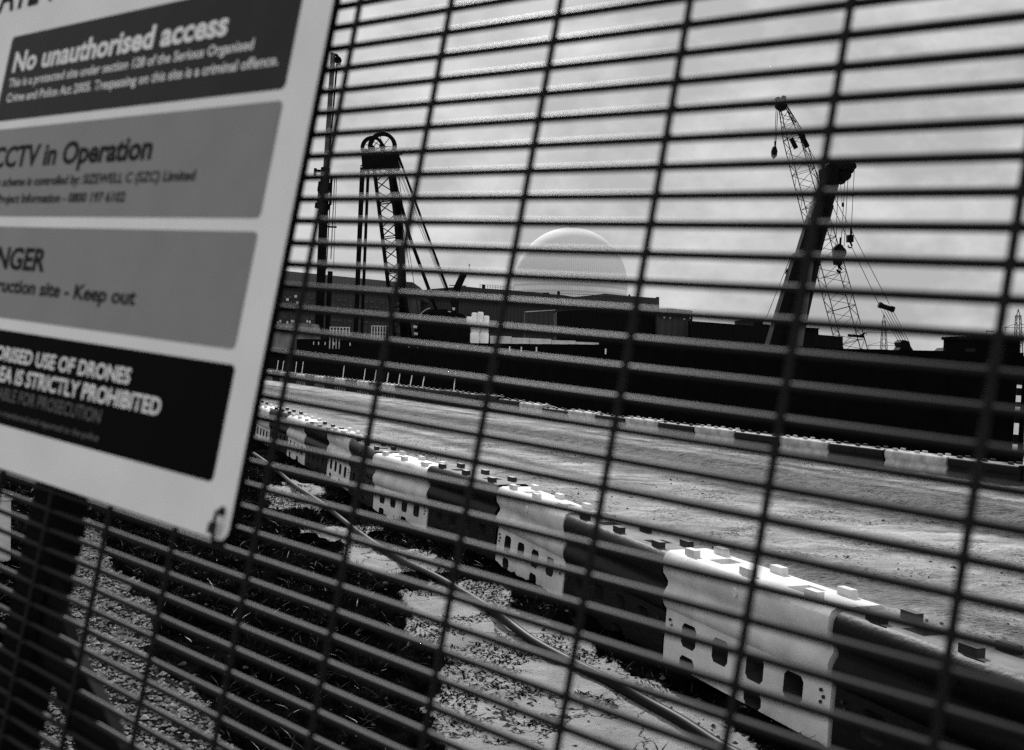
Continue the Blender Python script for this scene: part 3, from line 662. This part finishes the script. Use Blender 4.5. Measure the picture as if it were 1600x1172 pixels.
m = MB(); tp = cen + Vector((0, 0, rad * 1.02)); m.bar(tp - Vector((0, 0, .6)), tp + Vector((0, 0, .5)), 1.4, 12); m.build('vent_cap', M_pale, dome)

# ------------------------------------------------------------------ site plant
def S(mb, x1, y1, x2, y2, wpx, d, n=4, w2=None, dd_=0.0):      # a member drawn between two sighted points at depth d
    mb.bar(P(x1, y1, d), P(x2, y2, d + dd_), wpx / FPX * d / 2 * (1.2 if n == 4 else 1), n, None if w2 is None else w2 / FPX * d / 2 * (1.2 if n == 4 else 1))
def lattice(mb, A, B, wa, wb, rc, rb, n, deep=None, side=None):
    A = Vector(A); B = Vector(B); d = (B - A).normalized(); a = (side or d.cross(Vector((0, 1, 0)))).normalized(); b_ = d.cross(a).normalized()
    def cor(t, i): w_ = wa + (wb - wa) * t; sx_, sy_ = ((-1, -1), (1, -1), (1, 1), (-1, 1))[i]; return A.lerp(B, t) + a * sx_ * w_ / 2 + b_ * sy_ * w_ / 2 * (deep or 1)
    for i in range(4): mb.bar(cor(0, i), cor(1, i), rc, 5)
    for k in range(n):
        t0, t1 = k / n, (k + 1) / n
        for i in range(4):
            j = (i + 1) % 4
            if k % 2: mb.bar(cor(t0, i), cor(t1, j), rb, 4)
            else: mb.bar(cor(t0, j), cor(t1, i), rb, 4)
            if k % 3 == 0: mb.bar(cor(t0, i), cor(t0, j), rb, 4)
def crawler(root, cx, d, wid, zt, face=1):                         # tracks, upper deck, cab and counterweight
    base = P(cx, 560, d); x0 = base.x; y0 = base.y
    for sgn in (-1, 1):
        m = MB(); m.box(x0 - wid * .5, x0 + wid * .5, y0 + sgn * 1.9 - .45, y0 + sgn * 1.9 + .45, -.25, .95)
        for k in range(9): m.disc((x0 - wid * .5 + wid * k / 8, y0 + sgn * 1.9, .35), (0, 1, 0), .48, .98, 12)
        m.build('track', M_mach, root)
    m = MB(); m.box(x0 - wid * .45, x0 + wid * .5, y0 - 1.6, y0 + 1.6, 1.15, zt); m.box(x0 - .9, x0 + .9, y0 - 1.2, y0 + 1.2, .5, 1.2); m.build('upper_deck', M_mach, root)
    m = MB(); xc = x0 - face * wid * .42; m.box(xc - .8, xc + .8, y0 - 2.4, y0 - 1.65, 1.3, 3.2); m.build('cab', M_mach, root)
    m = MB(); m.box(x0 + face * wid * .5, x0 + face * (wid * .5 + 1.2), y0 - 1.9, y0 + 1.9, 1.2, zt * .95); m.build('counterweight', M_mach, root)

# piling rig with a tall tube mast
dA = 110
rA = thing('piling_rig', 'tall thin-masted piling rig beside the right edge of the sign', 'piling rig', P(500, 575, dA))
m = MB(); S(m, 520.5, 84, 508.5, 268, 7.6, dA, 10); m.build('upper_mast', M_machg, rA, 50)
m = MB(); S(m, 508.5, 262, 496, 575, 14, dA, 10); S(m, 507, 285, 505, 300, 19, dA, 10); S(m, 503, 318, 502, 326, 21, dA, 10); S(m, 499, 292, 497, 325, 3, dA - .5); m.build('lower_mast', M_mach, rA, 50)
m = MB(); S(m, 517, 83.5, 527, 86.5, 4, dA); S(m, 526, 86, 530.5, 94, 5, dA); S(m, 530, 92, 529, 102, 5.5, dA); m.disc(P(528, 94, dA), (0, 1, 0), .34, .3, 14); m.build('mast_head', M_mach, rA)
m = MB(); S(m, 526.5, 100, 513, 262, 3.0, dA, 6); m.build('kelly_hose', M_mach, rA)
m = MB(); S(m, 521, 104, 511, 270, .8, dA); S(m, 518, 275, 510, 420, 1.4, dA); S(m, 523, 275, 517, 405, 1.2, dA); S(m, 526, 275, 521, 420, .8, dA); m.build('rope', M_cable, rA)
m = MB(); S(m, 518, 275, 516, 320, 4.5, dA, 6); S(m, 516, 318, 509, 335, 4, dA, 6); m.build('hydraulic_line', M_mach, rA); m = MB(); S(m, 506, 354, 526, 355, 3, dA); m.build('cross_bar', M_mach, rA); m = MB(); S(m, 491, 267, 512, 268, 5, dA); S(m, 493, 263, 492, 275, 4, dA); m.build('mast_clamp', M_mach, rA)
m = MB(); S(m, 516, 424, 509, 575, 8, dA, 8); m.build('auger', M_mach, rA)
crawler(rA, 490, dA, 5.2, 2.9)
# crawler crane with a hanging leader and a double sheave head
dB = 92
rB = thing('leader_crane', 'crawler crane with twin round sheaves on top and sloping back stays', 'crane', P(680, 575, dB))
m = MB()
for cx_, cy_, r_, dz_ in ((582, 231, 18.5, .6), (597.5, 229, 22.5, -.3)):
    c_ = P(cx_, cy_, dB + dz_); R_ = r_ / FPX * dB; m.disc(c_, (.12, 1, 0), R_, .34, 32, R_ * .74)
    m.disc(c_, (.12, 1, 0), R_ * .2, .34, 14)
    for k in range(7):
        a = k * math.pi / 3.5; m.bar(c_, c_ + Vector((math.cos(a) * R_ * .85, 0, math.sin(a) * R_ * .85)), .035, 4)
m.build('sheave', M_mach, rB)
m = MB()
poly = [(564, 236), (572, 232), (580, 238), (596, 236), (612, 239), (620, 236), (621, 246), (624, 258), (620, 264), (598, 262), (566, 264)]
m.prism([P(x, y, dB - .6) for x, y in poly], Vector((0, 1.3, 0))); S(m, 563, 260, 568, 257, 2, dB - 1); S(m, 620, 243, 629, 240, 2.5, dB - 1)
m.build('sheave_frame', M_mach, rB)
m = MB(); S(m, 566.5, 262, 553, 575, 7.6, dB, 8); m.build('leader', M_mach, rB, 50)
m = MB(); S(m, 575.5, 262, 563, 575, 4.8, dB + .4, 8); m.build('leader_guide', M_mach, rB, 50)
m = MB(); lattice(m, P(596, 262, dB), P(634, 570, dB), 23 / FPX * dB, 25 / FPX * dB, .10, .055, 17); m.build('lattice_boom', M_mach, rB)
m = MB()
pl = [(608, 264), (617, 270), (623, 300), (628, 340), (633, 420), (640, 575), (628, 575), (621, 420), (615, 340), (611, 300)]
m.prism([P(x, y, dB + 1) for x, y in pl], Vector((0, .6, 0))); m.build('hydraulic_ram', M_mach, rB)
m = MB(); S(m, 622, 300, 640, 370, 5.5, dB + .5, 6); S(m, 640, 370, 695, 520, 6.0, dB + .5, 6); m.build('back_stay', M_mach, rB)
m = MB(); S(m, 621, 240, 717, 500, 4.2, dB - .5, 6); m.build('back_stay', M_mach, rB)
m = MB()
for a in ((622, 262, 706, 478), (618, 264, 699, 462), (622, 270, 655, 500), (616, 266, 640, 420), (621, 255, 712, 490)): S(m, *a, .8, dB)
m.build('rope', M_cable, rB)
m = MB(); m.prism([P(x, y, dB - 1.5) for x, y in ((648, 512), (652, 494), (672, 484), (696, 483), (712, 488), (726, 492), (734, 508), (735, 534), (646, 534))], Vector((0, 2.6, 0))); m.build('engine_house', M_mach, rB)
m = MB()
for k in range(7): a0 = math.pi * (.55 + .06 * k); a1 = math.pi * (.55 + .06 * (k + 1)); S(m, 676 + 24 * math.cos(a0), 508 - 27 * math.sin(a0), 676 + 24 * math.cos(a1), 508 - 27 * math.sin(a1), 1.2, dB - 1.6)
m.build('handrail', M_lit, rB)
for x, y, w_, h_ in ((646, 508, 6, 5), (647, 519, 6, 5), (707, 480, 4, 5), (700, 486, 5, 2)):
    m = MB(); m.prism([P(x, y, dB - 1.8), P(x + w_, y + 1, dB - 1.8), P(x + w_ - 1, y + h_, dB - 1.8), P(x, y + h_ - 1, dB - 1.8)], Vector((0, .15, 0))); m.build('lamp', M_lit, rB)
crawler(rB, 690, dB, 5.0, 2.9)
# small boom of a machine behind
dC = 150
rC = thing('drill_rig', 'stubby dark drill mast leaning above the roof between crane and dome', 'drill rig', P(720, 570, dC))
m = MB(); S(m, 725, 427, 712, 455, 12, dC, 6, 13); S(m, 712, 455, 706, 572, 12, dC, 6, 14); S(m, 722, 427, 730, 428, 4, dC); m.build('mast', M_mach, rC)
m = MB(); S(m, 702, 446, 728, 447, 1.6, dC - .5); S(m, 702, 451, 716, 452, 1.6, dC - .5); m.build('platform', M_mach, rC)
m = MB(); S(m, 733, 412, 733, 428, .8, dC); S(m, 733, 412, 735, 416, .8, dC); m.build('aerial', M_mach, rC)
crawler(rC, 716, dC, 5, 3)
# white bulk bags stacked behind the hoarding
dS = 85
k = 0
for (x0, x1, y0, y1, nm) in ((736, 745, 488, 504, 'top left'), (745, 755, 487, 504, 'top middle'), (728, 738, 494.5, 506, 'outer left'), (755, 764, 493, 506, 'outer right'), (735, 750, 504, 519, 'middle left'), (750, 763, 504, 519, 'middle right'), (734, 749, 519, 536, 'bottom left'), (749, 763, 519, 536, 'bottom right')):
    A = P(x0, y1, dS); B = P(x1, y0, dS); w_ = B.x - A.x; h_ = B.z - A.z; m = MB(); nn = 12; rows = [(0, .86), (.1, .98), (.5, 1.02), (.86, .99), (.96, .9), (1, .6)]
    vv = []; ff = []
    for (t_, sc__) in rows:
        for j in range(nn):
            a = 2 * math.pi * j / nn; ca, sa = math.cos(a), math.sin(a); kk = 1 / max(abs(ca), abs(sa)) ** .6
            vv.append((A.x + w_ / 2 + ca * kk * w_ / 2 * sc__ * 1.06, A.y + 1 + sa * kk * w_ / 2 * sc__, A.z + h_ * t_))
    for i in range(len(rows) - 1):
        for j in range(nn): ff.append((i * nn + j, i * nn + (j + 1) % nn, (i + 1) * nn + (j + 1) % nn, (i + 1) * nn + j))
    ff.append(tuple((len(rows) - 1) * nn + j for j in range(nn))); ff.append(tuple(range(nn))[::-1])
    m.add(vv, ff); tag(m.build('bulk_bag', M_bag, None, 60), f'white bulk bag in the pile right of the crawler crane, {nm} one', 'bag', 'pile of white bulk bags')
m = MB(); zz = 0
sl = thing('concrete_kerb_stack', 'low stack of pale slabs behind the hoarding, right of the bulk bags', 'slabs', P(830, 545, 84))
for k, (x0, x1, y0, y1) in enumerate(((766, 800, 525, 534), (800, 828, 527.5, 535), (828, 862, 529, 536), (862, 900, 531.5, 537.5), (900, 936, 534.5, 538.5))):
    m = MB(); m.prism([P(x0, y0 + (0 if k % 2 else -.5), 84), P(x1 - .6, y0 + .8, 84), P(x1 - .6, 548, 84), P(x0, 546, 84)], Vector((0, 1.2, 0))); m.build('slab', M_pale, sl)
# barred pedestrian panels
for nm, x0, x1, yt, yb in (('left of the leader crane leg', 516, 546, 511, 524), ('right of the leader crane leg', 581, 607, 509, 527)):
    g = thing('barred_panel', f'pale barred site panel behind the hoarding, {nm}', 'panel', P((x0 + x1) / 2, 545, 80)); m = MB()
    for k in range(7):
        x = x0 + (x1 - x0) * k / 6; S(m, x, yt, x - 1, 545, 1.3, 80)
    m.build('bars', M_pale, g); m = MB(); S(m, x0, yt, x1, yt + 1, 1.2, 80); S(m, x0, yb - 8, x1, yb - 7, .8, 80); m.build('rail', M_pale, g)
g = thing('material_bund', 'pale flat-topped bund behind the hoarding at the left, beside the sign', 'bund', P(465, 545, 90))
m = MB(); m.prism([P(x, y, 90) for x, y in ((425, 507), (440, 505.5), (465, 505), (488, 506), (490, 514), (492, 545), (420, 545))], Vector((0, 3, 0))); m.build('slab', mat('bund_soil', .14, .9, .4, 1), g)
for x in (434, 438, 449, 456, 459, 480, 484):
    m = MB(); S(m, x, 500 + (x % 3), x, 504 + (x % 3), 2.2, 89.6); m.build('loose_block', M_pale, g)

# lattice boom crawler crane
dD = 130
rD = thing('lattice_crane', 'tall lattice boom crawler crane at right with pendant ropes', 'crane', P(1370, 575, dD))
m = MB(); mid = [(1222, 166, 13), (1236, 205, 25), (1331, 545, 38)]
kx = dD / FPX
lattice(m, P(1222, 164, dD), P(1240, 215, dD), 9 * kx, 27 * kx, .055, .035, 5); lattice(m, P(1240, 215, dD), P(1300, 430, dD), 27 * kx, 36 * kx, .055, .035, 12); lattice(m, P(1300, 430, dD), P(1333, 552, dD), 36 * kx, 36 * kx, .055, .035, 7)
m.build('lattice_boom', M_mach, rD)
m = MB(); m.prism([P(x, y, dD - .5) for x, y in ((1213, 152), (1218, 151), (1219, 154), (1222, 153), (1223, 149), (1228, 150), (1230, 160), (1229, 170), (1222, 172), (1214, 166))], Vector((0, 1, 0))); m.disc(P(1217, 163, dD), (0, 1, 0), .26, 1.2, 14); m.build('boom_head', M_mach, rD)
m = MB(); S(m, 1213, 163, 1210.5, 230, .9, dD); S(m, 1216, 163, 1212, 230, .9, dD); m.build('hoist_rope', M_cable, rD)
m = MB(); m.prism([P(x, y, dD - .3) for x, y in ((1208.5, 229), (1213, 229), (1215, 236), (1214, 244), (1210, 248), (1207, 243), (1206.5, 235))], Vector((0, .6, 0))); S(m, 1211, 221, 1211, 231, 2.2, dD); m.build('hook_block', M_mach, rD)
m = MB()
for a in ((1229, 164, 1390, 476), (1228, 168, 1373, 475), (1227, 160, 1280, 290)): S(m, *a, .9, dD)
S(m, 1226, 166, 1243, 192, 1.0, dD)
for k in range(5): S(m, 1377 + k * 4.4, 484, 1404 + k * 4, 534, .8, dD)
m.build('pendant_rope', M_cable, rD)
m = MB(); S(m, 1374, 477, 1396, 484, 8.5, dD, 6); S(m, 1373, 476, 1378, 478, 9.5, dD, 8); S(m, 1391, 482, 1397, 484, 9.5, dD, 8); m.build('bridle_block', M_mach, rD)
m = MB(); m.prism([P(x, y, dD - 1) for x, y in ((1404, 548), (1408, 542), (1406, 535), (1411, 531), (1416, 532), (1421, 534), (1423, 541), (1430, 552), (1430, 566), (1402, 566))], Vector((0, 2, 0))); m.build('gantry', M_mach, rD)
m = MB(); S(m, 1236, 216, 1244, 232, 7, dD - .6); S(m, 1251, 208, 1262, 230, 7, dD - .6); m.build('boom_platform', M_mach, rD); m = MB(); S(m, 1325, 524, 1350, 526, 5, dD - .6); S(m, 1345, 524, 1352, 520, 3, dD - .6); m.build('boom_platform', M_mach, rD)
crawler(rD, 1370, dD, 6.5, 4.0, -1)
# telescopic mobile crane
M_litedge = mat('lit_edge_strip', .22, .7, .7, 6)
dE = 52
rE = thing('telescopic_crane', 'mobile crane with thick black telescopic boom raised at right', 'crane', P(1225, 590, dE))
def boomseg(x1, y1, w1, x2, y2, w2, name, mt, dd0=0.0):
    m = MB(); A = P(x1, y1, dE + dd0); B = P(x2, y2, dE + dd0); d_ = (B - A).normalized(); a = d_.cross(Vector((0, 1, 0))).normalized(); c_ = d_.cross(a).normalized()
    k1, k2 = w1 / FPX * dE, w2 / FPX * dE; vv = []
    shp = [(-.5, -.5), (.5, -.5), (.5, .2), (.3, .5), (-.3, .5), (-.5, .2)]
    for (Q, kk) in ((A, k1), (B, k2)): vv += [Q + a * sx_ * kk + c_ * sy_ * kk for sx_, sy_ in shp]
    n = 6; m.add(vv, [tuple(range(n))[::-1], tuple(range(n, 2 * n))] + [(i, (i + 1) % n, n + (i + 1) % n, n + i) for i in range(n)]); m.build(name, mt, rE)
boomseg(1216, 575, 52, 1262, 400, 40, 'boom_base', M_mach); boomseg(1258, 415, 35, 1286, 318, 32, 'boom_mid', M_mach); boomseg(1283, 330, 28, 1303, 268, 25, 'boom_tip', M_mach)
boomseg(1279, 298, 7, 1263, 340, 7, 'boom_lit_edge_strip', M_litedge, -.9)  # lit left edge of the boom, put in as a pale strip
boomseg(1243, 575, 12, 1270, 400, 5, 'lift_ram', M_machg, -1.0)
m = MB(); m.prism([P(x, y, dE - .45) for x, y in ((1287, 262), (1296, 255), (1310, 252), (1328, 253), (1334, 256), (1336, 263), (1333, 270), (1330, 266), (1326, 264), (1312, 264), (1308, 275), (1308, 290), (1302, 291), (1290, 284))], Vector((0, .9, 0)))
m.disc(P(1330, 261, dE), (0, 1, 0), 6 / FPX * dE, .5, 18, 3.5 / FPX * dE); m.disc(P(1318, 275, dE), (0, 1, 0), 9 / FPX * dE, .7, 18)
m.prism([P(x, y, dE - .3) for x, y in ((1311, 267), (1325, 267), (1325, 279), (1320, 286), (1312, 283))], Vector((0, .6, 0))); S(m, 1317, 282, 1317, 288, 2, dE); m.build('boom_head', M_mach, rE)
m = MB(); S(m, 1335, 262, 1330, 362, .9, dE, 6); S(m, 1335, 262, 1329, 270, .8, dE); S(m, 1325, 278, 1319, 385, .8, dE); S(m, 1320, 285, 1314, 385, .8, dE); S(m, 1309, 300, 1306, 385, .8, dE); S(m, 1313, 286, 1316, 320, .6, dE); m.build('hoist_rope', M_cable, rE)
m = MB(); S(m, 1317, 317, 1317, 323, 4, dE, 8); S(m, 1332, 302, 1332, 306, 4, dE, 8); m.build('rope_weight', M_mach, rE)
m = MB(); S(m, 1313.5, 371, 1312.5, 384, 3, dE, 6); m.disc(P(1312, 395, dE), (0, 1, 0), 9.5 / FPX * dE, .3, 20); m.prism([P(x, y, dE - .2) for x, y in ((1303, 388), (1310, 381), (1317, 383), (1321, 393), (1317, 404), (1316, 414), (1306, 413), (1305, 404))], Vector((0, .4, 0)))
m.tube([P(1311, 413, dE), P(1312, 418, dE), P(1315, 421, dE), P(1313, 425, dE), P(1309, 424, dE), P(1308, 421, dE)], .05, 8); m.build('hook_block', M_mach, rE, 60)
m = MB(); S(m, 1330, 358, 1329.5, 368, 3.5, dE, 8); m.prism([P(x, y, dE - .15) for x, y in ((1325, 367), (1334, 367), (1334, 378), (1325, 378))], Vector((0, .3, 0)))
m.tube([P(1329, 378, dE), P(1330, 381, dE), P(1331.5, 384, dE), P(1330, 387, dE), P(1327, 387, dE), P(1325, 385, dE), P(1325.5, 383, dE)], .035, 8); m.build('auxiliary_hook', M_mach, rE, 60)
m = MB(); S(m, 1236, 400, 1196, 500, .9, dE + .6); S(m, 1230, 420, 1227, 428, 2, dE + .6); m.build('stay_rope', M_cable, rE)
m = MB()
for x, y, w_ in ((1292, 327, 5), (1279, 365, 4), (1275, 378, 6), (1261, 410, 5)): S(m, x - 3, y, x + 3, y + 1, w_, dE - .5)
m.build('boom_bracket', M_mach, rE)
bE = P(1225, 575, dE)
m = MB(); m.box(bE.x - 3.4, bE.x + 5.2, bE.y - 1.3, bE.y + 1.3, .9, 1.7); m.box(bE.x - 2.0, bE.x + 1.6, bE.y - 1.25, bE.y + 1.25, 1.7, 2.95); m.box(bE.x + 3.6, bE.x + 5.2, bE.y - 1.25, bE.y + 1.25, 1.7, 2.6); m.build('chassis', M_mach, rE)
for k in range(4):
    for sgn in (-1, 1):
        m = MB(); m.disc((bE.x - 2.6 + k * 2.3, bE.y + sgn * 1.15, .55), (0, 1, 0), .72, .42, 20); m.build('wheel', M_mach, rE, 40)

# dark cabin, handrails and machinery at the right end of the skyline
dF = 40
rF = thing('site_cabin', 'black site cabin behind the right end of the hoarding', 'cabin', P(1560, 600, dF))
a = P(1525, 527, dF); b_ = P(1594, 530, dF); c_ = P(1526, 640, dF)
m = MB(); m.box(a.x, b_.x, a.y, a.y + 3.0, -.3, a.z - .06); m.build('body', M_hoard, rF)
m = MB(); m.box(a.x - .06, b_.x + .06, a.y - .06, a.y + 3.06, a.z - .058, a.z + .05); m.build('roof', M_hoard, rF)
m = MB(); S(m, 1541, 517, 1541, 526, 1, dF + 1); S(m, 1541, 517, 1553, 518.5, 1.6, dF + 1); m.build('roof_bracket', M_mach, rF)
rG = thing('excavator', 'small black excavator silhouette with guard rails left of the site cabin', 'excavator', P(1508, 600, dF + 6)); dG = dF + 6
m = MB(); m.prism([P(x, y, dG) for x, y in ((1488, 548), (1493, 543.5), (1502, 543), (1505, 540.5), (1513, 541), (1516, 538.5), (1521, 538), (1526, 534), (1530, 534), (1530, 600), (1488, 600))], Vector((0, 2, 0))); m.build('body', M_mach, rG)
m = MB()
for a in ((1493, 531, 1493, 545, 1), (1502, 526, 1502, 543, 1), (1511, 533, 1511, 541, .8), (1520, 528, 1520, 540, 1), (1493, 532, 1526, 534, .8), (1494, 538, 1512, 539, .8)): S(m, *a, dG)
S(m, 1495, 536, 1499, 538, 3, dG); m.build('guard_rail', M_mach, rG)
m = MB(); bq = P(1508, 600, dG); m.box(bq.x - 1.2, bq.x + 1.2, bq.y - .3, bq.y + 2.2, -.3, .7); m.build('track', M_mach, rG)
# pylons
def pylon(x, ytop, ybot, d, lab, wtop, wbot, arms):
    r_ = thing('electricity_pylon', lab, 'pylon', P(x, ybot, d), 'electricity pylons on the horizon'); m = MB(); k_ = d / FPX
    A = P(x, ytop + 10, d); B = P(x, ybot, d); lattice(m, A, B, wtop * k_, wbot * k_, .16, .09, 9)
    for i in (-1, 1): m.bar(P(x + i * wtop / 2, ytop + 12, d), P(x, ytop, d), .16, 4)
    m.build('tower', M_pylon, r_)
    for (ya, hw_) in arms:
        m = MB(); m.bar(P(x - hw_, ya + 4, d), P(x + hw_, ya + 4, d), .14, 4)
        for i in (-1, 1): m.bar(P(x + i * hw_, ya + 4, d), P(x + i * 4, ya - 2, d), .12, 4); m.bar(P(x + i * hw_ * .9, ya + 4, d), P(x + i * hw_ * .9, ya + 9, d), .12, 4)
        m.build('cross_arm', M_pylon, r_)
pylon(1591, 483, 575, 420, 'electricity pylon at the far right edge behind the site cabin', 6, 12, ((508, 22), (530, 18)))
pylon(1381, 491, 560, 560, 'faint electricity pylon seen behind the crane pendant ropes', 4, 10, ((516, 30), (536, 26)))
m = MB(); 
# small white bollard far left beyond the post
g = thing('white_bollard', 'short white bollard at the left edge, beyond the fence post', 'bollard', G(4, 880))
c_ = Vector(g.location); m = MB(); m.bar(c_, c_ + Vector((0, 0, .62)), .07, 12, .06); m.build('shaft', M_white, g, 40)
m = MB(); m.disc(c_ + Vector((0, 0, .64)), (0, 0, 1), .075, .05, 14); m.build('cap', M_white, g)
